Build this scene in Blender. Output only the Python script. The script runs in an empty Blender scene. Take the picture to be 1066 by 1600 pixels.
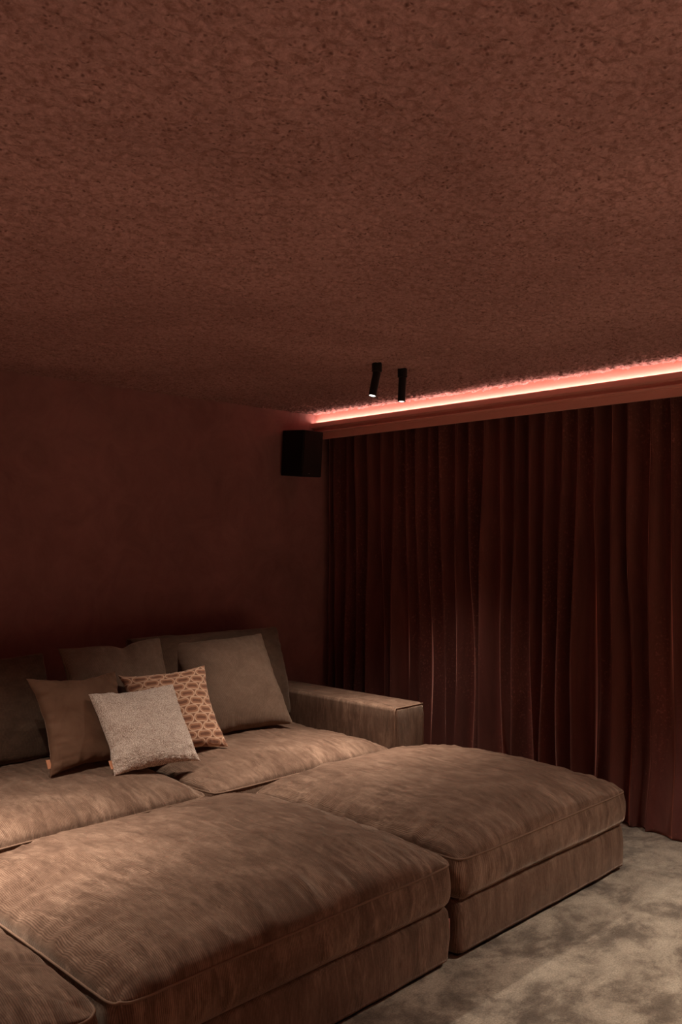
import bpy, math, random
import numpy as np
from mathutils import Vector, Matrix

# ------------------------------------------------------------------ camera, world, exposure
scene = bpy.context.scene
col = scene.collection
CAM_H = 1.45
FPX = 1362.0                                   # focal length in pixels of the 1066 x 1600 frame
cam_data = bpy.data.cameras.new('camera')
cam_data.sensor_fit = 'VERTICAL'
cam_data.sensor_height = 36.0
cam_data.lens = FPX / 1600.0 * 36.0
cam_data.shift_y = 48.0 / 1600.0
cam_data.clip_start = 0.02
cam = bpy.data.objects.new('camera', cam_data)
cam.location = (0, 0, CAM_H)
cam.rotation_euler = (math.radians(90), 0, math.radians(-45))
col.objects.link(cam)
scene.camera = cam

world = bpy.data.worlds.new('world')
world.use_nodes = True
world.node_tree.nodes['Background'].inputs[0].default_value = (0.02, 0.012, 0.01, 1)
world.node_tree.nodes['Background'].inputs[1].default_value = 1.0
scene.world = world

vs = scene.view_settings
vs.view_transform = 'Standard'
vs.look = 'None'
vs.exposure = 0.1
vs.gamma = 1.0
vs.use_curve_mapping = False

scene.cycles.max_bounces = 8
scene.cycles.diffuse_bounces = 5
# light settings, tuned here
SPOT_W = 120.0                # ceiling spots above the sofa
SPOT_COL = (1.0, 0.89, 0.76)
LED_STRENGTH = 18.0            # tape hidden behind the cornice lip
LED_COL = (1.0, 0.76, 0.66)

# ------------------------------------------------------------------ room measures (metres)
CEIL = 2.319
Y_BACK = 4.32                  # wall behind the sofa
X_BOARD = 4.075                # board that carries the cornice, in front of the curtain
X_SIDE = 4.32                  # wall behind the curtain
X_LEFT, Y_FRONT = -1.6, -2.4

rng = np.random.default_rng(7)
random.seed(7)

# ------------------------------------------------------------------ numeric noise
_perm = rng.permutation(4096)
def _hash(ix, iy, seed):
    return _perm[(_perm[(ix + seed * 131) & 4095] + iy) & 4095] / 4095.0
def vnoise(x, y, seed=0):
    x = np.asarray(x, float); y = np.asarray(y, float)
    ix = np.floor(x).astype(int); iy = np.floor(y).astype(int)
    fx = x - ix; fy = y - iy
    fx = fx * fx * fx * (fx * (fx * 6 - 15) + 10); fy = fy * fy * fy * (fy * (fy * 6 - 15) + 10)
    a = _hash(ix, iy, seed); b = _hash(ix + 1, iy, seed)
    c = _hash(ix, iy + 1, seed); d = _hash(ix + 1, iy + 1, seed)
    return ((a * (1 - fx) + b * fx) * (1 - fy) + (c * (1 - fx) + d * fx) * fy) * 2 - 1
def fbm(x, y, seed=0, octaves=3, gain=0.5):
    s = 0; amp = 1
    for o in range(octaves):
        s = s + amp * vnoise(np.asarray(x) * 2 ** o + 17.3 * o, np.asarray(y) * 2 ** o - 9.1 * o, seed + o)
        amp *= gain
    return s
def sstep(a, b, x):
    t = np.clip((np.asarray(x, float) - a) / (b - a), 0, 1)
    return t * t * (3 - 2 * t)

# ------------------------------------------------------------------ mesh helpers
def link(o, parent=None):
    col.objects.link(o)
    if parent is not None:
        o.parent = parent
    return o
def mesh_obj(name, verts, faces, mat, parent=None, smooth=True, uv=None):
    me = bpy.data.meshes.new(name)
    if isinstance(verts, np.ndarray):
        verts = verts.tolist()
    if isinstance(faces, np.ndarray):
        faces = faces.tolist()
    me.from_pydata(verts, [], faces)
    if smooth:
        me.polygons.foreach_set('use_smooth', [True] * len(me.polygons))
    if uv is not None:
        l = me.uv_layers.new(name='UVMap')
        idx = np.zeros(len(me.loops), dtype=np.int32)
        me.loops.foreach_get('vertex_index', idx)
        l.data.foreach_set('uv', np.asarray(uv, dtype=np.float32)[idx].ravel())
    me.materials.append(mat)
    me.update()
    return link(bpy.data.objects.new(name, me), parent)
def grid_faces(nu, nv, off=0, flip=False):
    i, j = np.meshgrid(np.arange(nu - 1), np.arange(nv - 1), indexing='ij')
    a = (i * nv + j).ravel() + off
    q = np.stack([a, a + nv, a + nv + 1, a + 1], 1)
    return q[:, ::-1] if flip else q
def empty(name, loc, rz=0.0):
    o = bpy.data.objects.new(name, None)
    o.empty_display_size = 0.1
    o.location = loc
    o.rotation_euler = (0, 0, rz)
    return link(o)
def tag(o, label, cat, group=None, kind=None):
    if label: o['label'] = label
    if cat: o['category'] = cat
    if group: o['group'] = group
    if kind: o['kind'] = kind
    return o
def box_data(x0, x1, y0, y1, z0, z1):
    v = [(x0, y0, z0), (x1, y0, z0), (x1, y1, z0), (x0, y1, z0), (x0, y0, z1), (x1, y0, z1), (x1, y1, z1), (x0, y1, z1)]
    f = [(0, 3, 2, 1), (4, 5, 6, 7), (0, 1, 5, 4), (1, 2, 6, 5), (2, 3, 7, 6), (3, 0, 4, 7)]
    return v, f
def box(name, b, mat, parent=None, bevel=0.0, segs=3):
    v, f = box_data(*b)
    o = mesh_obj(name, v, f, mat, parent, smooth=bevel > 0)
    if bevel > 0:
        m = o.modifiers.new('bevel', 'BEVEL'); m.width = bevel; m.segments = segs; m.limit_method = 'NONE'
    return o
def tube(name, pts, r, mat, parent=None, closed=False, sides=6):
    P = np.asarray(pts, float); n = len(P)
    if closed:
        T = np.roll(P, -1, 0) - np.roll(P, 1, 0)
    else:
        T = np.gradient(P, axis=0)
    T /= np.linalg.norm(T, axis=1)[:, None] + 1e-9
    up = np.array([0, 0, 1.0])
    S = np.cross(T, up); bad = np.linalg.norm(S, axis=1) < 1e-3
    S[bad] = (1, 0, 0)
    S /= np.linalg.norm(S, axis=1)[:, None]
    U = np.cross(S, T)
    V = []
    for k in range(sides):
        a = 2 * math.pi * k / sides
        V.append(P + r * (math.cos(a) * S + math.sin(a) * U))
    V = np.stack(V, 1).reshape(-1, 3)
    F = []
    for i in range(n if closed else n - 1):
        j = (i + 1) % n
        for k in range(sides):
            l = (k + 1) % sides
            F.append((i * sides + k, i * sides + l, j * sides + l, j * sides + k))
    if not closed:
        F.append(tuple(range(sides - 1, -1, -1))); F.append(tuple((n - 1) * sides + k for k in range(sides)))
    return mesh_obj(name, V, F, mat, parent)
def lathe(name, prof, mat, parent=None, n=32, smooth=False):
    V = []; F = []
    for (r, z) in prof:
        for k in range(n):
            a = 2 * math.pi * k / n
            V.append((r * math.cos(a), r * math.sin(a), z))
    for i in range(len(prof) - 1):
        for k in range(n):
            l = (k + 1) % n
            F.append((i * n + k, i * n + l, (i + 1) * n + l, (i + 1) * n + k))
    F.append(tuple(range(n - 1, -1, -1)))
    F.append(tuple((len(prof) - 1) * n + k for k in range(n)))
    o = mesh_obj(name, V, F, mat, parent, smooth=smooth)
    return o

# ------------------------------------------------------------------ material helpers
class NT:
    def __init__(self, name):
        self.m = bpy.data.materials.new(name)
        self.m.use_nodes = True
        self.t = self.m.node_tree
        self.b = self.t.nodes['Principled BSDF']
        self.tc = self.t.nodes.new('ShaderNodeTexCoord')
    def n(self, kind, **kw):
        x = self.t.nodes.new(kind)
        for k, v in kw.items():
            setattr(x, k, v)
        return x
    def l(self, a, b):
        self.t.links.new(a, b)
    def set(self, **kw):
        for k, v in kw.items():
            self.b.inputs[k.replace('_', ' ')].default_value = v
    def coord(self, space='Object', scale=(1, 1, 1), rot=(0, 0, 0)):
        mp = self.n('ShaderNodeMapping')
        mp.inputs['Scale'].default_value = scale
        mp.inputs['Rotation'].default_value = rot
        self.l(self.tc.outputs[space], mp.inputs['Vector'])
        return mp.outputs[0]
    def noise(self, vec, scale, detail=4.0, rough=0.55, dist=0.0):
        x = self.n('ShaderNodeTexNoise')
        x.inputs['Scale'].default_value = scale; x.inputs['Detail'].default_value = detail
        x.inputs['Roughness'].default_value = rough; x.inputs['Distortion'].default_value = dist
        self.l(vec, x.inputs['Vector'])
        return x.outputs[0]
    def ramp(self, fac, stops):
        r = self.n('ShaderNodeValToRGB')
        e = r.color_ramp.elements
        while len(e) < len(stops): e.new(0.5)
        for el, (p, c) in zip(e, stops):
            el.position = p
            el.color = (c[0], c[1], c[2], 1) if not isinstance(c, (int, float)) else (c, c, c, 1)
        self.l(fac, r.inputs[0])
        return r.outputs[0]
    def mix(self, fac, a, b, blend='MIX'):
        x = self.n('ShaderNodeMix', data_type='RGBA', blend_type=blend)
        for sock, v in ((0, fac), (6, a), (7, b)):
            if isinstance(v, (int, float)): x.inputs[sock].default_value = v
            elif isinstance(v, tuple): x.inputs[sock].default_value = (*v, 1) if len(v) == 3 else v
            else: self.l(v, x.inputs[sock])
        return x.outputs[2]
    def math(self, op, a, b=None, c=None):
        x = self.n('ShaderNodeMath', operation=op)
        for i, v in enumerate((a, b, c)):
            if v is None: continue
            if isinstance(v, (int, float)): x.inputs[i].default_value = v
            else: self.l(v, x.inputs[i])
        return x.outputs[0]
    def bump(self, h, strength=0.5, dist=0.01, prev=None):
        x = self.n('ShaderNodeBump')
        x.inputs['Strength'].default_value = strength; x.inputs['Distance'].default_value = dist
        self.l(h, x.inputs['Height'])
        if prev is not None: self.l(prev, x.inputs['Normal'])
        return x.outputs[0]
    def done(self, color=None, normal=None, rough=None):
        if color is not None: self.l(color, self.b.inputs['Base Color'])
        if normal is not None: self.l(normal, self.b.inputs['Normal'])
        if rough is not None: self.l(rough, self.b.inputs['Roughness'])
        return self.m

def plain(name, color, rough=0.6, metal=0.0, spec=0.3):
    m = NT(name)
    v = m.coord('Object')
    n = m.noise(v, 40, 3)
    c = m.mix(n, tuple(x * 0.85 for x in color), tuple(min(1, x * 1.12) for x in color))
    m.set(Roughness=rough, Metallic=metal, Specular_IOR_Level=spec)
    return m.done(c)

def paint(name, dark, light, rough=0.85):
    m = NT(name)
    v = m.coord('Object')
    big = m.noise(v, 1.4, 5, 0.6, 0.6)
    mid = m.noise(v, 5.0, 7, 0.7, 1.4)
    f = m.mix(0.5, big, mid)
    c = m.ramp(f, [(0.32, dark), (0.7, light)])
    fine = m.noise(v, 90, 4)
    m.set(Roughness=rough, Specular_IOR_Level=0.2)
    nb = m.bump(mid, 0.12, 0.01)
    return m.done(c, m.bump(fine, 0.12, 0.003, nb))

M_wall = paint('rust_lime_plaster', (0.225, 0.112, 0.103), (0.385, 0.192, 0.178))
M_trim = paint('terracotta_paint', (0.70, 0.335, 0.280), (0.73, 0.35, 0.295), 0.6)

def ceiling_material():
    m = NT('sprayed_acoustic_plaster')
    v = m.coord('Object')
    patch = m.noise(v, 1.1, 4, 0.6, 0.4)
    grain = m.noise(v, 85, 5, 0.75)
    c = m.ramp(m.mix(0.6, patch, grain), [(0.34, (0.285, 0.152, 0.140)), (0.5, (0.435, 0.240, 0.225)), (0.66, (0.59, 0.335, 0.318))])
    vo = m.n('ShaderNodeTexVoronoi')
    vo.inputs['Scale'].default_value = 75; vo.inputs['Randomness'].default_value = 1.0
    m.l(v, vo.inputs['Vector'])
    pick = m.noise(v, 30, 3, 0.6)
    spots = m.math('MULTIPLY', m.ramp(vo.outputs['Distance'], [(0.12, 1.0), (0.38, 0.0)]), m.ramp(pick, [(0.47, 0.0), (0.56, 1.0)]))
    pit_shade = m.noise(v, 48, 4, 0.7)
    c = m.mix(m.math('MULTIPLY', m.ramp(pit_shade, [(0.48, 0.0), (0.62, 1.0)]), 0.55), c, (0.20, 0.088, 0.070))  # dark specks: shade of small pits put into the colour
    c = m.mix(m.math('MULTIPLY', spots, 0.7), c, (0.09, 0.034, 0.025))  # bumped pits darkened too, their shade painted in
    lump = m.noise(v, 95, 4, 0.6)
    h = m.math('SUBTRACT', lump, m.math('MULTIPLY', spots, 0.6))
    m.set(Roughness=0.95, Specular_IOR_Level=0.05)
    return m.done(c, m.bump(h, 0.35, 0.006))
M_ceiling = ceiling_material()

def carpet_material():
    m = NT('beige_pile_carpet')
    v = m.coord('Object')
    big = m.noise(m.coord('Object', (0.75, 1.1, 1), (0, 0, 0.5)), 4.4, 7, 0.66, 0.35)
    mid = m.noise(v, 12.0, 6, 0.7, 0.2)
    f = m.mix(0.30, big, mid)
    c = m.ramp(f, [(0.40, (0.140, 0.100, 0.069)), (0.46, (0.230, 0.174, 0.124)), (0.51, (0.375, 0.295, 0.216)), (0.60, (0.53, 0.432, 0.325))])
    pile = m.noise(v, 150, 5, 0.8)
    c = m.mix(0.75, c, m.ramp(pile, [(0.34, 0.25), (0.66, 0.80)]), 'OVERLAY')
    m.set(Roughness=1.0, Specular_IOR_Level=0.0, Sheen_Weight=0.3, Sheen_Roughness=0.5)
    nb = m.bump(f, 0.35, 0.02)
    return m.done(c, m.bump(pile, 0.8, 0.006, nb))
M_carpet = carpet_material()

def corduroy(name, tones, cord=5.5, axis_mix=True, uvmode=False, streak=(1, 1, 1), cord_strength=0.45, fine_scale=(2.2, 0.7, 1.0), nap=(7.0, 1.5, 1.2)):
    """ribbed velvet; the ribs run along Y on the top and straight down the sides"""
    m = NT(name)
    if uvmode:
        v = m.coord('UV')
    else:
        v = m.coord('Object', streak)
    blot = m.noise(v, 4.2, 8, 0.70, 1.2)
    fine = m.noise(m.coord('UV') if uvmode else m.coord('Object', fine_scale), 20.0, 7, 0.75, 0.6)
    f = m.mix(0.45, blot, fine)
    c = m.ramp(f, [(0.34, tones[0]), (0.50, tones[1]), (0.66, tones[2])])
    if not uvmode:                               # brushed nap and wrinkle light and shade, painted as strokes along the ribs
        st = m.noise(m.coord('Object', nap), 5.0, 6, 0.65, 0.9)
        gate = m.noise(v, 2.6, 3, 0.6)
        c = m.mix(m.math('MULTIPLY', m.math('MULTIPLY', m.ramp(st, [(0.53, 0.0), (0.66, 1.0)]), m.ramp(gate, [(0.40, 0.0), (0.60, 1.0)])), 0.65), c, tuple(x * 1.35 for x in tones[2]))
        c = m.mix(m.math('MULTIPLY', m.ramp(st, [(0.34, 1.0), (0.47, 0.0)]), 0.55), c, tuple(x * 0.75 for x in tones[0]))
    sep = m.n('ShaderNodeSeparateXYZ')
    m.l(m.tc.outputs['UV' if uvmode else 'Object'], sep.inputs[0])
    coord = sep.outputs[0]
    if not uvmode:
        ns = m.n('ShaderNodeSeparateXYZ'); m.l(m.tc.outputs['Normal'], ns.inputs[0])
        side = m.math('GREATER_THAN', m.math('ABSOLUTE', ns.outputs[0]), 0.75)
        mx = m.n('ShaderNodeMix', data_type='FLOAT')
        m.l(side, mx.inputs[0]); m.l(sep.outputs[0], mx.inputs[2]); m.l(sep.outputs[1], mx.inputs[3])
        coord = mx.outputs[0]
    wig = m.math('MULTIPLY', m.noise(v, 9, 2), 0.012)
    ph = m.math('MULTIPLY', m.math('ADD', coord, wig), 2 * math.pi * 1000.0 / cord)
    rib = m.math('POWER', m.math('MULTIPLY_ADD', m.math('SINE', ph), 0.5, 0.5), 0.6)
    c = m.mix(m.math('MULTIPLY', m.math('SUBTRACT', 1.0, rib), 0.55), c, tuple(x * 0.35 for x in tones[0]))  # grooves between ribs darkened, their shade put into the colour
    m.set(Roughness=0.9, Specular_IOR_Level=0.08, Sheen_Weight=0.45, Sheen_Roughness=0.35)
    m.b.inputs['Sheen Tint'].default_value = (0.95, 0.74, 0.58, 1)
    nb = m.bump(f, 0.30, 0.015)
    return m.done(c, m.bump(rib, cord_strength, 0.002, nb))
TONES = ((0.100, 0.053, 0.035), (0.185, 0.107, 0.073), (0.315, 0.197, 0.138))
M_cord = corduroy('taupe_corduroy', TONES, streak=(1.0, 0.8, 1.0))
M_cord_face = corduroy('taupe_corduroy_sides', TONES, cord=5.0, streak=(1.6, 1.6, 0.5), fine_scale=(1.6, 1.6, 0.35), nap=(6.0, 6.0, 1.0))
M_cord_pillow = corduroy('taupe_corduroy_pillow', ((0.135, 0.083, 0.058), (0.175, 0.110, 0.077), (0.225, 0.145, 0.104)), cord=9.0, uvmode=True, cord_strength=0.3)
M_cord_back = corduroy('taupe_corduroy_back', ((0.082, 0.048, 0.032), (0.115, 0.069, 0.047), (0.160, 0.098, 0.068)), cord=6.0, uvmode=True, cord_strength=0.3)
M_piping = plain('taupe_piping', (0.20, 0.120, 0.082), 0.9, spec=0.1)
M_dark = plain('dark_plinth', (0.012, 0.009, 0.008), 0.8)
M_leather = plain('tan_leather_tag', (0.42, 0.17, 0.085), 0.6)
M_pinktag = plain('dusty_pink_tag', (0.40, 0.17, 0.13), 0.7)

def velvet(name, tones, sheen=(0.8, 0.5, 0.35), weight=0.5, space='UV', scale=3.0):
    m = NT(name)
    v = m.coord(space)
    n = m.noise(v, scale, 5, 0.6, 0.6)
    c = m.ramp(n, [(0.35, tones[0]), (0.65, tones[1])])
    m.set(Roughness=0.85, Specular_IOR_Level=0.1, Sheen_Weight=weight, Sheen_Roughness=0.3)
    m.b.inputs['Sheen Tint'].default_value = (*sheen, 1)
    return m.done(c, m.bump(m.noise(v, 120, 3), 0.15, 0.002))
M_brown_velvet = velvet('cocoa_velvet', ((0.105, 0.052, 0.031), (0.145, 0.075, 0.046)))

def curtain_material():
    m = NT('oxblood_velvet')
    v = m.coord('Object')
    vs_ = m.coord('Object', (1, 1, 0.25))
    n = m.noise(vs_, 5, 5, 0.65, 0.5)
    c = m.ramp(n, [(0.35, (0.100, 0.034, 0.028)), (0.65, (0.160, 0.056, 0.046))])
    crush = m.noise(v, 70, 4, 0.7)
    where = m.noise(vs_, 4.0, 4, 0.6)
    k = m.math('MULTIPLY', m.ramp(crush, [(0.55, 0.0), (0.7, 1.0)]), m.ramp(where, [(0.46, 0.0), (0.58, 1.0)]))
    c = m.mix(m.math('MULTIPLY', k, 0.6), c, (0.44, 0.17, 0.135))
    m.set(Roughness=0.8, Specular_IOR_Level=0.1, Sheen_Weight=1.0, Sheen_Roughness=0.30)
    m.b.inputs['Sheen Tint'].default_value = (1.0, 0.55, 0.44, 1)
    nrm = m.bump(crush, 0.25, 0.003)
    sh = m.n('ShaderNodeBsdfSheen')              # long pile: bright where the cloth turns away
    sh.inputs['Color'].default_value = (1.0, 0.47, 0.38, 1); sh.inputs['Roughness'].default_value = 0.42
    add = m.n('ShaderNodeAddShader')
    m.l(nrm, sh.inputs['Normal']); m.l(m.b.outputs[0], add.inputs[0]); m.l(sh.outputs[0], add.inputs[1])
    m.l(add.outputs[0], m.t.nodes['Material Output'].inputs[0])
    return m.done(c, nrm)
M_curtain = curtain_material()

def boucle_material():
    m = NT('boucle_weave')
    v = m.coord('UV', (1, 1.9, 1))
    n = m.noise(v, 85, 4, 0.75, 0.4)
    n2 = m.noise(v, 9, 4, 0.6)
    f = m.mix(0.12, n, n2)
    c = m.ramp(f, [(0.40, (0.22, 0.125, 0.085)), (0.50, (0.57, 0.41, 0.325)), (0.60, (0.96, 0.83, 0.72))])
    m.set(Roughness=0.95, Specular_IOR_Level=0.1, Sheen_Weight=0.2)
    return m.done(c, m.bump(n, 0.9, 0.006))
M_boucle = boucle_material()

def link_pattern_material():
    """cut velvet with staggered rows of stadium rings"""
    m = NT('cut_velvet_links')
    sep = m.n('ShaderNodeSeparateXYZ'); m.l(m.tc.outputs['UV'], sep.inputs[0])
    CX, CY = 5.4, 10.5          # rings across, rows up
    wob = m.math('MULTIPLY', m.math('SUBTRACT', m.noise(m.tc.outputs['UV'], 14, 2), 0.5), 0.012)
    v = m.math('MULTIPLY', m.math('ADD', sep.outputs[1], wob), CY)
    row = m.math('FLOOR', v)
    fv = m.math('SUBTRACT', m.math('FRACT', v), 0.5)
    odd = m.math('MULTIPLY', m.math('MODULO', row, 2.0), 0.5)
    u = m.math('ADD', m.math('MULTIPLY', m.math('ADD', sep.outputs[0], wob), CX), odd)
    fu = m.math('SUBTRACT', m.math('FRACT', u), 0.5)
    # real lengths, unit = one row (0.43/12 m); a cell is CY/CX rows wide
    px = m.math('MULTIPLY', m.math('ABSOLUTE', fu), CY / CX)
    py = m.math('ABSOLUTE', fv)
    dx = m.math('MAXIMUM', m.math('SUBTRACT', px, 0.44), 0.0)
    dist = m.math('SQRT', m.math('ADD', m.math('MULTIPLY', dx, dx), m.math('MULTIPLY', py, py)))
    ring = m.math('LESS_THAN', m.math('ABSOLUTE', m.math('SUBTRACT', dist, 0.44)), 0.075)
    inner = m.math('LESS_THAN', dist, 0.17)
    outer = m.math('GREATER_THAN', dist, 0.53)
    pile = m.noise(m.tc.outputs['UV'], 130, 3, 0.7)
    base = m.ramp(pile, [(0.3, (0.27, 0.115, 0.062)), (0.7, (0.40, 0.19, 0.11))])
    c = m.mix(m.math('MULTIPLY', inner, 0.75), base, (0.11, 0.040, 0.022))
    c = m.mix(m.math('MULTIPLY', outer, 0.6), c, (0.14, 0.055, 0.030))
    c = m.mix(m.math('MULTIPLY', ring, 0.8), c, (0.62, 0.40, 0.27))
    h = m.math('SUBTRACT', m.math('ADD', m.math('MULTIPLY', ring, 0.5), m.math('MULTIPLY', pile, 0.3)),
               m.math('ADD', m.math('MULTIPLY', inner, 0.6), m.math('MULTIPLY', outer, 0.5)))
    m.set(Roughness=0.85, Specular_IOR_Level=0.1, Sheen_Weight=0.25)
    return m.done(c, m.bump(h, 0.8, 0.006))
M_links = link_pattern_material()

M_black = plain('matt_black_metal', (0.010, 0.009, 0.0085), 0.5, 0.0, 0.3)
M_speaker = plain('black_speaker_case', (0.0055, 0.0055, 0.006), 0.55, 0.0, 0.25)
M_grille = plain('black_speaker_cloth', (0.03, 0.022, 0.02), 0.9, 0.0, 0.1)
M_silver = plain('silver_badge', (0.6, 0.6, 0.6), 0.3, 1.0)

def emissive(name, color, strength):
    m = NT(name)
    m.set(Base_Color=(0.9, 0.9, 0.9, 1), Emission_Color=(*color, 1), Emission_Strength=strength)
    return m.m
M_led = emissive('led_tape_glow', LED_COL, LED_STRENGTH)
M_lens = emissive('lit_lens', (1.0, 0.93, 0.82), 9.0)

# ================================================================== the setting
def structure(o):
    o['kind'] = 'structure'
    return o
structure(box('floor', (X_LEFT, X_SIDE, Y_FRONT, Y_BACK, -0.1, 0.0), M_carpet))
structure(box('wall_back', (X_LEFT - 0.1, X_SIDE + 0.1, Y_BACK, Y_BACK + 0.1, -0.1, CEIL + 0.12), M_wall))
structure(box('wall_right', (X_SIDE, X_SIDE + 0.1, Y_FRONT - 0.1, Y_BACK, -0.1, CEIL + 0.12), M_wall))
structure(box('wall_left', (X_LEFT - 0.1, X_LEFT, Y_FRONT - 0.1, Y_BACK, -0.1, CEIL + 0.12), M_wall))
structure(box('wall_front', (X_LEFT, X_SIDE, Y_FRONT - 0.1, Y_FRONT, -0.1, CEIL + 0.12), M_wall))

# sprayed ceiling: a real lumpy surface, finest where the cove light grazes it
xs = np.concatenate([np.arange(X_LEFT, 0.5, 0.06), np.arange(0.5, 3.45, 0.0085), np.arange(3.45, 4.10, 0.004), [4.12, X_SIDE]])
ys = np.concatenate([np.arange(Y_FRONT, 0.5, 0.06), np.arange(0.5, Y_BACK - 0.004, 0.0056), [Y_BACK]])
XX, YY = np.meshgrid(xs, ys, indexing='ij')
lump = fbm(XX * 56, YY * 56, 3, 2, 0.65) * (0.0026 + 0.0042 * sstep(3.2, 3.9, XX)) + fbm(XX * 3, YY * 3, 11, 2) * 0.0022
pits = np.maximum(0, vnoise(XX * 75, YY * 75, 21) - 0.3) * 0.016
ZZ = CEIL + lump * 1.0 + pits - 0.001
ZZ = np.where((XX < 0.5) | (YY < 0.5), CEIL, ZZ)
V = np.stack([XX, YY, ZZ], -1).reshape(-1, 3)
structure(mesh_obj('ceiling', V, grid_faces(len(xs), len(ys), flip=True), M_ceiling))

# board with cornice (crown moulding with a light channel) above the curtain
def sweep_y(name, prof, y0, y1, mat, n=2, smooth=False):
    """closed (x, z) outline pulled along Y"""
    yy = np.linspace(y0, y1, n); k = len(prof)
    Vv = [(x, y, z) for y in yy for (x, z) in prof]
    Ff = []
    for i in range(n - 1):
        for j in range(k):
            l = (j + 1) % k
            Ff.append((i * k + j, (i + 1) * k + j, (i + 1) * k + l, i * k + l))
    Ff.append(tuple(range(k))); Ff.append(tuple((n - 1) * k + j for j in range(k - 1, -1, -1)))
    return mesh_obj(name, Vv, Ff, mat, None, smooth)
XB = X_BOARD
structure(sweep_y('trim_1', [(XB, 2.149), (XB, CEIL + 0.006), (XB + 0.018, CEIL + 0.006), (XB + 0.018, 2.149)], Y_FRONT, Y_BACK, M_trim))
prof = [(XB - 0.001, 2.248), (XB - 0.030, 2.248), (XB - 0.0325, 2.257), (XB - 0.040, 2.257), (XB - 0.040, 2.228)]
prof += [(XB - 0.018, 2.226)]                    # deep shadow groove below the lip
for k in range(7):
    a = math.radians(90 * k / 6)
    prof.append((XB - 0.008 - 0.014 * (1 - math.cos(a)), 2.222 - 0.018 * math.sin(a)))
prof += [(XB - 0.026, 2.202), (XB - 0.026, 2.195), (XB - 0.012, 2.192), (XB - 0.012, 2.186), (XB - 0.001, 2.186)]
tr = structure(sweep_y('trim_2', prof, Y_FRONT, Y_BACK, M_trim))

led_prof = [(XB - 0.018 + 0.008 * math.cos(math.radians(t_)), 2.2484 + 0.0084 * math.sin(math.radians(t_))) for t_ in range(0, 181, 20)]
led = sweep_y('light_strip', led_prof[::-1], Y_FRONT + 0.02, Y_BACK - 0.012, M_led, n=2, smooth=False)
tag(led, 'glowing LED light strip tucked behind the cornice lip above the curtain', 'light strip')

# ================================================================== curtain
RIDGE_PX = [510.5, 518.5, 535, 552, 569.5, 587.5, 608.5, 625, 644.5, 664, 683.5, 707.5, 728.5, 752, 777, 801, 824, 848, 874, 897, 924, 952, 978, 1014, 1043]
def px_to_y(px, X):
    u = (px - 533) / FPX
    return X * (1 - u) / (1 + u)
ridges = [px_to_y(p, 4.115) for p in RIDGE_PX]
while ridges[-1] > -1.4:
    ridges.append(ridges[-1] - rng.uniform(0.075, 0.105))
ridges = np.array(ridges)
NR = len(ridges)
per = 14
rows = 130
zt, zb = 2.235, 0.006
S = np.linspace(0, NR - 1, (NR - 1) * per + 1)
Tt = np.linspace(0, 1, rows)
SS, TT = np.meshgrid(S, Tt, indexing='ij')
ridx = np.arange(NR)
drift = np.zeros((NR, rows)); amp = np.zeros((NR, rows))
for i in range(NR):
    a = fbm(np.full(rows, i * 3.7), Tt * 1.6, 41, 2)
    drift[i] = a * 0.030 * Tt ** 0.8
    amp[i] = 0.92 + 0.22 * fbm(np.full(rows, i * 5.3), Tt * 1.8 + 3, 47, 2) - sstep(0.15, 0.75, Tt) * (0.0, 0.62, 0.12, 0.5, -0.1)[(i * 7 + i // 3) % 5]
pos = ridges[:, None] + drift
pos[0] = np.minimum(pos[0], 4.305)
i0 = np.clip(np.floor(SS).astype(int), 0, NR - 2); fr = SS - i0
rowi = np.broadcast_to(np.arange(rows)[None, :], SS.shape)
yy = pos[i0, rowi] * (1 - fr) + pos[i0 + 1, rowi] * fr
am = amp[i0, rowi] * (1 - fr) + amp[i0 + 1, rowi] * fr
c = 0.5 + 0.5 * np.cos(2 * math.pi * fr)
sharp = 2.4 - 1.3 * sstep(0.0, 0.6, TT)
h = c ** sharp
lean = fbm(np.floor(SS + 0.5) * 2.3, TT * 1.2, 53, 1)
yy = yy + 0.012 * TT ** 0.7 * np.sin(2 * math.pi * fr) * (1 + 0.8 * lean) + 0.006 * fbm(SS * 0.6, TT * 4, 61, 2) * TT
depth = (0.100 + 0.022 * sstep(0.05, 0.6, TT)) * np.clip(am, 0.22, 1.3)
xx = 4.235 - depth * h - 0.006 * fbm(SS * 1.1, TT * 3, 67, 2) * TT
# the hem kicks out into the room near the right of the frame, some cloth lying on the carpet
kick = sstep(0.80, 1.0, TT) * np.exp(-((yy - 1.72) / 0.26) ** 2)
xx -= 0.105 * kick
yy += 0.07 * kick * np.sin((yy - 1.9) * 9)
xx = np.clip(xx, 4.0, 4.29)
xx = np.where(TT < 0.05, np.maximum(xx, XB + 0.028), xx)
zz = zt + (zb - zt) * TT + 0.012 * TT ** 6 * fbm(SS * 0.7, TT * 0, 71, 2) - 0 * kick
zz = np.maximum(zz, 0.004)
V = np.stack([xx, yy, zz], -1).reshape(-1, 3)
cur = mesh_obj('curtain', V, grid_faces(len(S), rows), M_curtain)
sm = cur.modifiers.new('thickness', 'SOLIDIFY'); sm.thickness = 0.003; sm.offset = 0
tag(cur, 'oxblood red velvet curtain hanging in deep pleats down to the carpet', 'curtain')

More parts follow.
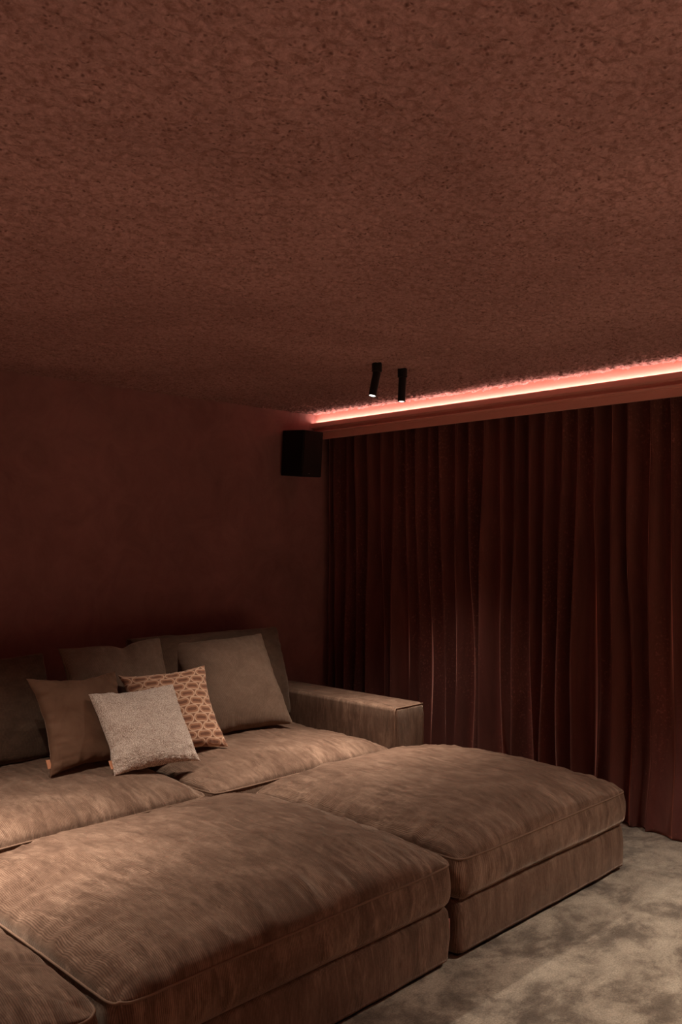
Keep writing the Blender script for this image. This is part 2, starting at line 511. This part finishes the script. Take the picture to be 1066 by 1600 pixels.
# ================================================================== cushions
def rounded_ring(hx, hy, r, a, b):
    """maps the square [-1, 1]^2 onto a rectangle with rounded corners"""
    m = np.maximum(np.abs(a), np.abs(b)) + 1e-9
    ex, ey = a / m * hx, b / m * hy            # point on the square's edge
    cx, cy = np.clip(ex, -hx + r, hx - r), np.clip(ey, -hy + r, hy - r)
    ddx, ddy = ex - cx, ey - cy
    L = np.hypot(ddx, ddy) + 1e-9
    corner = (np.abs(ddx) > 1e-6) & (np.abs(ddy) > 1e-6)
    rx, ry = np.where(corner, cx + ddx / L * r, ex), np.where(corner, cy + ddy / L * r, ey)
    w = m ** 5
    return (a * hx) * (1 - w) + rx * m * w, (b * hy) * (1 - w) + ry * m * w

def box_cushion(name, w, d, z0, zs, crown, mat, parent, seed, n=210, r=0.05, wrinkle=1.0, mat_pipe=None):
    """stuffed box cushion: boxing from z0 up to the seam at zs, then a soft dome; origin at the centre"""
    hx, hy = w / 2, d / 2
    t = np.linspace(-1, 1, n)
    t = np.sign(t) * (1 - (1 - np.abs(t)) ** 1.25)       # denser towards the seams
    A, B = np.meshgrid(t, t, indexing='ij')
    X, Y = rounded_ring(hx, hy, r, A, B)
    prof = np.maximum((1 - np.abs(A) ** 2.5) * (1 - np.abs(B) ** 2.5), 0)
    dome = prof ** 0.42
    lumps = fbm(X * 2.2 + seed, Y * 2.2, seed, 2) * 0.014 * dome
    da, db = (1 - np.abs(A)) * hx, (1 - np.abs(B)) * hy
    # puckers running in from the seams, plus soft creases across the top
    puck = fbm(X * 26, Y * 5, seed + 3, 2) * np.exp(-db / 0.13) * (1 - np.exp(-db / 0.02)) \
        + fbm(X * 5, Y * 26, seed + 5, 2) * np.exp(-da / 0.13) * (1 - np.exp(-da / 0.02))
    cre = 1 - np.abs(fbm(X * 5 + 0.6 * Y + seed, Y * 2.4, seed + 7, 2))
    cre2 = 1 - np.abs(fbm(X * 11 - 2 * Y, Y * 5.5 + seed, seed + 9, 2))
    # sharper folds that fan in from the front and back seams
    bend = 0.05 * fbm(X * 3, Y * 3, seed + 23, 2)
    fold = np.maximum(0, 1 - 2.6 * np.abs(vnoise((X + bend) * 15 + 0.7 * Y * np.sign(A), Y * 2.6 + seed, seed + 21))) ** 2
    gate = sstep(-0.1, 0.6, vnoise(X * 4 + seed, Y * 3, seed + 25))
    fold = fold * gate * np.exp(-db / 0.20) * (1 - np.exp(-db / 0.025))
    edge_in = 1 - np.exp(-np.minimum(da, db) / 0.05)
    Z = zs + crown * dome + lumps + wrinkle * (0.0090 * puck + 0.0085 * fold + edge_in * (0.011 * np.maximum(cre - 0.6, 0) + 0.009 * np.maximum(cre2 - 0.62, 0)))
    top = np.stack([X, Y, Z], -1).reshape(-1, 3)
    faces = [grid_faces(n, n)]
    # boundary loop, counter-clockwise seen from above
    I = np.arange(n)
    loop = np.concatenate([I[:-1] * n, (n - 1) * n + I[:-1], I[:0:-1] * n + n - 1, I[:0:-1]])
    ring = top[loop]
    nl = len(loop)
    allv = [top]
    nrm = np.stack([np.roll(ring[:, 1], -1) - np.roll(ring[:, 1], 1), -(np.roll(ring[:, 0], -1) - np.roll(ring[:, 0], 1))], -1)
    nrm /= np.linalg.norm(nrm, axis=1)[:, None] + 1e-9
    s = np.cumsum(np.hypot(*(ring[:, :2] - np.roll(ring[:, :2], 1, 0)).T))
    nz = 12
    prev = loop
    base = len(top)
    for k in range(1, nz + 1):
        q = k / nz
        z = ring[:, 2] * (1 - q) + z0 * q
        bul = 0.012 * math.sin(math.pi * q) + wrinkle * 0.004 * fbm(s * 16, np.full(nl, q * 1.5), seed + 13, 2) * math.sin(math.pi * q)
        bul = bul - 0.024 * max(0, (q - 0.72) / 0.28) ** 2.2
        wav = wrinkle * 0.0025 * fbm(s * 6, np.zeros(nl), seed + 17, 2) * q
        rr = np.stack([ring[:, 0] + nrm[:, 0] * bul, ring[:, 1] + nrm[:, 1] * bul, z + wav], -1)
        allv.append(rr)
        cur_i = base + np.arange(nl)
        faces.append(np.stack([prev, cur_i, np.roll(cur_i, -1), np.roll(prev, -1)], 1))
        prev = cur_i; base += nl
    V = np.concatenate(allv)
    F = np.concatenate(faces).tolist() + [prev[::-1].tolist()]
    o = mesh_obj(name, V, F, mat, parent)
    if mat_pipe is not None:
        st = ring[::2]
        tube('piping', st + np.array([0, 0, 0.0005]), 0.0042, mat_pipe, o, closed=True, sides=6)
    return o

def soft_box(name, w, d, z0, z1, mat, parent, seed, r=0.03, bulge=0.006, nx=48, nz=12, top_r=0.02, cx=0.0, cy=0.0, rough=1.0):
    """upholstered block with rounded upright corners and slightly loose cover"""
    hx, hy = w / 2, d / 2
    t = np.linspace(-1, 1, nx)
    pts = [(x, -1) for x in t[:-1]] + [(1, y) for y in t[:-1]] + [(x, 1) for x in t[:0:-1]] + [(-1, y) for y in t[:0:-1]]
    a = np.array([p[0] for p in pts]); b = np.array([p[1] for p in pts])
    rx, ry = rounded_ring(hx, hy, r, a, b)
    nl = len(a)
    nrm = np.stack([np.roll(ry, -1) - np.roll(ry, 1), -(np.roll(rx, -1) - np.roll(rx, 1))], -1)
    nrm /= np.linalg.norm(nrm, axis=1)[:, None] + 1e-9
    s = np.cumsum(np.hypot(rx - np.roll(rx, 1), ry - np.roll(ry, 1)))
    levels = []
    for q in np.linspace(0, 1, nz):
        levels.append((z0 + (z1 - top_r - z0) * q, 0.0, q))
    for k in range(1, 6):
        an = math.radians(90 * k / 5)
        levels.append((z1 - top_r + top_r * math.sin(an), top_r * (1 - math.cos(an)), 1.0))
    V = []
    for (z, inset, q) in levels:
        off = bulge * math.sin(math.pi * min(q, 1)) + rough * 0.0025 * fbm(s * 9, np.full(nl, q * 2 + seed), seed, 2) - inset
        V.append(np.stack([rx + nrm[:, 0] * off + cx, ry + nrm[:, 1] * off + cy, np.full(nl, z)], -1))
    # close the top with shrinking rings so it can sag a little
    base = V[-1]
    for k, f in enumerate((0.9, 0.6, 0.3, 0.02)):
        c0 = np.array([cx, cy, 0])
        rr = (base - c0) * np.array([f, f, 1]) + c0
        rr[:, 2] = z1 + 0.004 * (1 - f)
        V.append(rr)
    V = np.concatenate(V); L = len(V) // nl
    F = []
    for i in range(L - 1):
        p = i * nl + np.arange(nl); q_ = p + nl
        F.append(np.stack([p, np.roll(p, -1), np.roll(q_, -1), q_], 1))
    F = np.concatenate(F).tolist() + [list(range(nl - 1, -1, -1)), list(range((L - 1) * nl, L * nl))]
    return mesh_obj(name, V, F, mat, parent)

# ------------------------------------------------------------------ ottomans
OT_Y0, OT_Y1 = 1.835, 2.972
def ottoman(x0, x1, seed, label, with_tag=False):
    w, d = x1 - x0, OT_Y1 - OT_Y0
    root = empty('ottoman', ((x0 + x1) / 2, (OT_Y0 + OT_Y1) / 2, 0))
    tag(root, label, 'ottoman', 'wide corduroy ottomans in front of the sofa')
    soft_box('plinth', w - 0.06, d - 0.06, 0.0, 0.03, M_dark, root, seed, r=0.03, bulge=0, nx=10, nz=2, top_r=0.004, rough=0)
    soft_box('base', w - 0.016, d - 0.02, 0.022, 0.205, M_cord_face, root, seed, r=0.035, top_r=0.03)
    box_cushion('seat_cushion', w - 0.014, d, 0.200, 0.348, 0.122, M_cord, root, seed, r=0.055, mat_pipe=M_piping)
    if with_tag:
        tg = box('fabric_tag', (w / 2 - 0.012, w / 2 + 0.006, -d / 2 + 0.030, -d / 2 + 0.034, 0.085, 0.150), M_pinktag, root)
        tg['label'] = 'dusty pink fabric tag'
    return root
ottoman(2.412, 3.640, 101, 'brown corduroy ottoman beside the curtain, rightmost of the row')
ottoman(1.075, 2.392, 202, 'large brown corduroy ottoman in the middle of the row, pink tag on its side', True)
ottoman(-0.245, 1.055, 303, 'brown corduroy ottoman cut off at the lower left corner of the picture')

# ------------------------------------------------------------------ pillow shape
def pillow_mesh(name, w, h, thick, mat, parent, seed, n=70, ear=0.06, pw=0.42, wr=1.0, dent=0.0, bump=0.0, sag=0.0, back_k=0.35):
    """two puffed faces meeting in a seam; x across, z up from the bottom edge, faces -y"""
    t = np.linspace(-1, 1, n)
    t = np.sign(t) * (1 - (1 - np.abs(t)) ** 1.35)
    A, B = np.meshgrid(t, t, indexing='ij')
    pull_x = 1 - ear * (1 - B ** 2) * np.abs(A) ** 2
    pull_y = 1 - ear * (1 - A ** 2) * np.abs(B) ** 2
    X = A * w / 2 * pull_x
    Z = h / 2 + B * h / 2 * pull_y
    if dent:
        Z = Z - dent * np.exp(-((A - 0.18) / 0.16) ** 2) * sstep(0.0, 1.0, B)
    Z = Z - sag * (1 - A ** 2) * sstep(-0.2, 1.0, B)
    X = X + 0.004 * wr * fbm(B * 3, A * 1.2, seed + 1, 2); Z = Z + 0.004 * wr * fbm(A * 3, B * 1.2, seed + 2, 2)
    prof = np.maximum((1 - A ** 2) * (1 - B ** 2), 0) ** pw
    da, db = (1 - np.abs(A)) * w / 2, (1 - np.abs(B)) * h / 2
    wrk = wr * (0.006 * fbm(A * 9, B * 2.4, seed + 3, 2) * np.exp(-db / 0.05) + 0.006 * fbm(A * 2.4, B * 9, seed + 4, 2) * np.exp(-da / 0.05)) * np.minimum(prof * 3, 1) \
        + 0.007 * wr * fbm(A * 1.6, B * 1.6, seed + 5, 2) * prof
    if dent:
        wrk = wrk - 0.02 * np.exp(-((A - 0.18 + 0.10 * (1 - B)) / 0.10) ** 2) * sstep(0.25, 1.0, B) * prof
    if bump:
        wrk = wrk + bump * fbm(A * 50, B * 90, seed + 6, 2) * np.minimum(prof * 4, 1)
    front = -(thick / 2 * prof + wrk)
    back = thick / 2 * prof * back_k
    U = np.stack([(A + 1) / 2, (B + 1) / 2], -1).reshape(-1, 2)
    V = np.concatenate([np.stack([X, front, Z], -1).reshape(-1, 3), np.stack([X, back, Z], -1).reshape(-1, 3)])
    F = np.concatenate([grid_faces(n, n), grid_faces(n, n, n * n, True)])
    o = mesh_obj(name, V, F, mat, parent, uv=np.concatenate([U, U]))
    I = np.arange(n)
    loop = np.concatenate([I[:-1] * n, (n - 1) * n + I[:-1], I[:0:-1] * n + n - 1, I[:0:-1]])
    return o, V[loop]

def pose(o, X, Y, Z, yaw, lean, roll):
    """lean tips the top towards the wall (+Y), roll turns it in its own plane"""
    R = Matrix.Rotation(yaw, 4, 'Z') @ Matrix.Rotation(-lean, 4, 'X') @ Matrix.Rotation(-roll, 4, 'Y')
    o.matrix_world = Matrix.Translation((X, Y, Z)) @ R

# ------------------------------------------------------------------ sofa
SO_X0, SO_X1, SO_Y0, SO_Y1 = -0.245, 3.640, 3.0, 4.29
ARM = 0.245
sofa = empty('sofa', ((SO_X0 + SO_X1) / 2, (SO_Y0 + SO_Y1) / 2, 0))
tag(sofa, 'long taupe brown corduroy sofa against the rust red wall', 'sofa')
def local(x, y): return x - (SO_X0 + SO_X1) / 2, y - (SO_Y0 + SO_Y1) / 2
def part_box(name, x0, x1, y0, y1, z0, z1, mat, seed, **kw):
    cx, cy = local((x0 + x1) / 2, (y0 + y1) / 2)
    return soft_box(name, x1 - x0, y1 - y0, z0, z1, mat, sofa, seed, cx=cx, cy=cy, **kw)
part_box('plinth', SO_X0 + 0.05, SO_X1 - 0.05, SO_Y0 + 0.05, SO_Y1 - 0.05, 0.0, 0.03, M_dark, 1, bulge=0, nx=8, nz=2, top_r=0.004, rough=0)
part_box('base', SO_X0 + ARM, SO_X1 - ARM, SO_Y0 + 0.01, SO_Y1 - 0.02, 0.024, 0.225, M_cord_face, 5)
part_box('backrest', SO_X0 + 0.02, SO_X1 - 0.02, SO_Y1 - 0.20, SO_Y1, 0.024, 0.66, M_cord_face, 6)
for (x0, x1, sd) in ((SO_X1 - ARM, SO_X1, 8), (SO_X0, SO_X0 + ARM, 9)):
    arm = part_box('armrest', x0, x1, SO_Y0, SO_Y1 - 0.2, 0.024, 0.592, M_cord_face, sd, r=0.028, top_r=0.022, bulge=0.002, rough=0.4)
    # stitched seam round the front panel
    cx, cy = local((x0 + x1) / 2, SO_Y0)
    zz_ = np.linspace(0.05, 0.568, 20)
    i_ = 0.0072
    pts = [(cx - ARM / 2 + i_, cy + i_, z) for z in zz_] + [(cx - ARM / 2 + 0.014 + (ARM - 0.028) * q, cy + 0.0058, 0.5862) for q in np.linspace(0, 1, 10)] + [(cx + ARM / 2 - i_, cy + i_, z) for z in zz_[::-1]]
    tube('piping', pts, 0.004, M_piping, arm)
for (x0, x1, sd) in ((2.235, 3.397, 411), (1.075, 2.230, 422), (0.0, 1.070, 433)):
    cx, cy = local((x0 + x1) / 2, (3.0 + 4.07) / 2)
    hold = bpy.data.objects.new('seat_cushion', None)
    o = box_cushion('seat_cushion', x1 - x0 - 0.022, 4.05 - 3.010, 0.222, 0.372, 0.095, M_cord, sofa, sd, n=150, r=0.05, mat_pipe=M_piping)
    bpy.data.objects.remove(hold)
    o.location = (cx, cy, 0)
    o.name = 'seat_cushion'
bpy.context.view_layer.update()
def back_cushion(X, Y, Z, yaw, lean, roll, w, h, seed):
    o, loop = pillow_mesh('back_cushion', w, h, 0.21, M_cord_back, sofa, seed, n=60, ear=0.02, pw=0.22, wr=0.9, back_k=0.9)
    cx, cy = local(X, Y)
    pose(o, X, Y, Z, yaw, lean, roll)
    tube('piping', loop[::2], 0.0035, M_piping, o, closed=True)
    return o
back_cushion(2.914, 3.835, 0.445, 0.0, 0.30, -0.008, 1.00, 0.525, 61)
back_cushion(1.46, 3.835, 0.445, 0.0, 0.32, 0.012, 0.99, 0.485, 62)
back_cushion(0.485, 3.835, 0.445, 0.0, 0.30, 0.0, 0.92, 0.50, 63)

# ------------------------------------------------------------------ throw pillows
def throw_pillow(p, label, mat, thick, seed, leather=False, **kw):
    X, Y, Z, yaw, lean, roll, w, h = p
    root = bpy.data.objects.new('throw_pillow', None); root.empty_display_size = 0.1
    link(root)
    pose(root, X, Y, Z, yaw, lean, roll)
    tag(root, label, 'pillow', 'throw pillows on the sofa')
    o, loop = pillow_mesh('cover', w, h, thick, mat, root, seed, **kw)
    if leather:
        t_ = box('leather_tag', (-w / 2 - 0.006, -w / 2 + 0.012, -0.006, -0.003, 0.035, 0.075), M_leather, root)
        t_['label'] = 'tan leather tag'
    return root, o, loop
r_, o_, lp = throw_pillow((2.874, 3.572, 0.462, -0.203, 0.592, 0.049, 0.565, 0.555), 'big taupe corduroy pillow on the right, nearest the armrest', M_cord_pillow, 0.19, 71, ear=0.06)
tube('piping', lp[::2], 0.003, M_piping, r_, closed=True)
throw_pillow((2.265, 3.695, 0.462, -0.03, 0.36, 0.02, 0.555, 0.525), 'dark brown corduroy pillow with a dented top, standing behind the other pillows', M_cord_pillow, 0.17, 72, ear=0.06, dent=0.022)
throw_pillow((1.945, 3.445, 0.462, 0.027, 0.56, -0.026, 0.445, 0.455), 'plain cocoa brown velvet pillow at the left of the pile', M_brown_velvet, 0.13, 73, leather=True, ear=0.16, wr=1.5)
throw_pillow((2.372, 3.408, 0.458, -0.234, 0.604, 0.035, 0.448, 0.445), 'rust pillow patterned with pale linked ovals, behind the light woven one', M_links, 0.14, 74, ear=0.14)
throw_pillow((2.132, 3.256, 0.462, -0.093, 0.686, 0.007, 0.42, 0.405), 'light beige nubbly woven pillow at the front of the pile', M_boucle, 0.14, 75, leather=True, ear=0.09, n=150, bump=0.0022)

# ------------------------------------------------------------------ ceiling spots
def ceiling_spot(x, y, aim, label, lens=True, watts=SPOT_W, cone=98, beam=0.0):
    root = empty('ceiling_spotlight', (x, y, CEIL - 0.001))
    tag(root, label, 'spotlight', 'black tube spotlights on the ceiling')
    lathe('mount', [(0.0245, 0.004), (0.0245, -0.038), (0.0225, -0.040), (0.010, -0.040), (0.010, -0.050)], M_black, root)
    d = Vector(aim).normalized()
    head = lathe('lamp_tube', [(0.0, 0.0), (0.0185, 0.0), (0.0195, -0.002), (0.0195, -0.118), (0.0190, -0.120), (0.0165, -0.120), (0.0160, -0.112)], M_black, root)
    lens_o = lathe('lens', [(0.0163, -0.1155), (0.0163, -0.1165), (0.012, -0.1185)], M_lens, head, n=24)
    head.rotation_euler = Vector((0, 0, -1)).rotation_difference(d).to_euler()
    head.location = (0, 0, -0.042)
    ld = bpy.data.lights.new('spot_beam', 'SPOT')
    ld.energy = watts; ld.color = SPOT_COL; ld.spot_size = math.radians(cone); ld.spot_blend = 1.0; ld.shadow_soft_size = 0.022
    lo = bpy.data.objects.new('spot_beam', ld)
    lo.location = (0, 0, -0.124)
    link(lo, head)
    if beam > 0:                                # bright core of the reflector inside the wider spill
        lc = bpy.data.lights.new('spot_core', 'SPOT')
        lc.energy = beam; lc.color = SPOT_COL; lc.spot_size = math.radians(44); lc.spot_blend = 1.0; lc.shadow_soft_size = 0.022
        lo2 = bpy.data.objects.new('spot_core', lc); lo2.location = (0, 0, -0.124)
        link(lo2, head)
    return root
ceiling_spot(3.112, 2.866, (-0.22, 0.05, -1.0), 'tilted black tube spotlight on the ceiling, the left one of the lit pair', watts=78, beam=95, cone=88)
ceiling_spot(3.306, 2.870, (-0.02, 0.04, -1.0), 'straight black tube spotlight on the ceiling, the right one of the lit pair', watts=66, beam=120, cone=90)
ceiling_spot(0.93, 2.87, (0.05, -0.04, -1.0), 'black tube spotlight above the left part of the sofa, farther from the curtain', watts=80, beam=120, cone=92)
ceiling_spot(1.12, 2.87, (0.12, -0.05, -1.0), 'black tube spotlight above the left part of the sofa, nearer the curtain', watts=80, beam=120, cone=92)
ceiling_spot(-1.06, 2.87, (0.0, 0.0, -1.0), 'black tube spotlight added as fill over the left sofa end, next to the left wall', watts=120)  # unseen pair added so the ceiling gets more bounce light
ceiling_spot(-0.87, 2.87, (0.1, 0.0, -1.0), 'black tube spotlight added as fill over the left sofa end, away from the left wall', watts=120)
WHERE = (('over the open carpet', 0.45, (3.112, 3.306), 1.0), ('over the carpet left of the camera', 0.45, (0.93, 1.12), 0.0),
         ('added as fill at the front right', -1.5, (3.112, 3.306), 1.6), ('added as fill at the front of the room', -1.5, (0.93, 1.12), 1.6),  # unseen front pairs, added to brighten the ceiling by bounce
         ('added as fill at the left front corner', -1.5, (-1.0, -0.81), 1.6), ('added as fill by the left wall', 0.45, (-1.0, -0.81), 1.0))  # left wall pairs added as bounce fill as well
for (where, y, xs2, k) in WHERE:
    if k == 0: continue
    for x, side in zip(xs2, ('farther from', 'nearer')):
        ceiling_spot(x, y, (0.0, 0.0, -1.0), 'black tube spotlight %s, %s the curtain' % (where, side), watts=SPOT_W * k, cone=104, beam=40 if (y > 0 and x > 2) else 0)

# ------------------------------------------------------------------ loudspeaker on the wall
spk = empty('wall_speaker', (3.832, 4.20, 1.882))
tag(spk, 'black box loudspeaker mounted on the rust wall beside the curtain', 'speaker')
W, D, H = 0.164, 0.212, 0.293
box('case', (-W / 2, W / 2, -D / 2 + 0.012, D / 2, 0, H), M_speaker, spk, bevel=0.003)
g = box('grille', (-W / 2 + 0.002, W / 2 - 0.002, -D / 2, -D / 2 + 0.0115, 0.002, H - 0.002), M_grille, spk, bevel=0.004)
bd = box('badge', (-0.036, -0.024, -D / 2 - 0.0012, -D / 2 + 0.001, 0.016, 0.0195), M_silver, g)
box('bracket', (-0.02, 0.02, D / 2 - 0.002, D / 2 + 0.016, 0.10, 0.20), M_black, spk)
spk.rotation_euler = (math.radians(4.0), 0, 0)
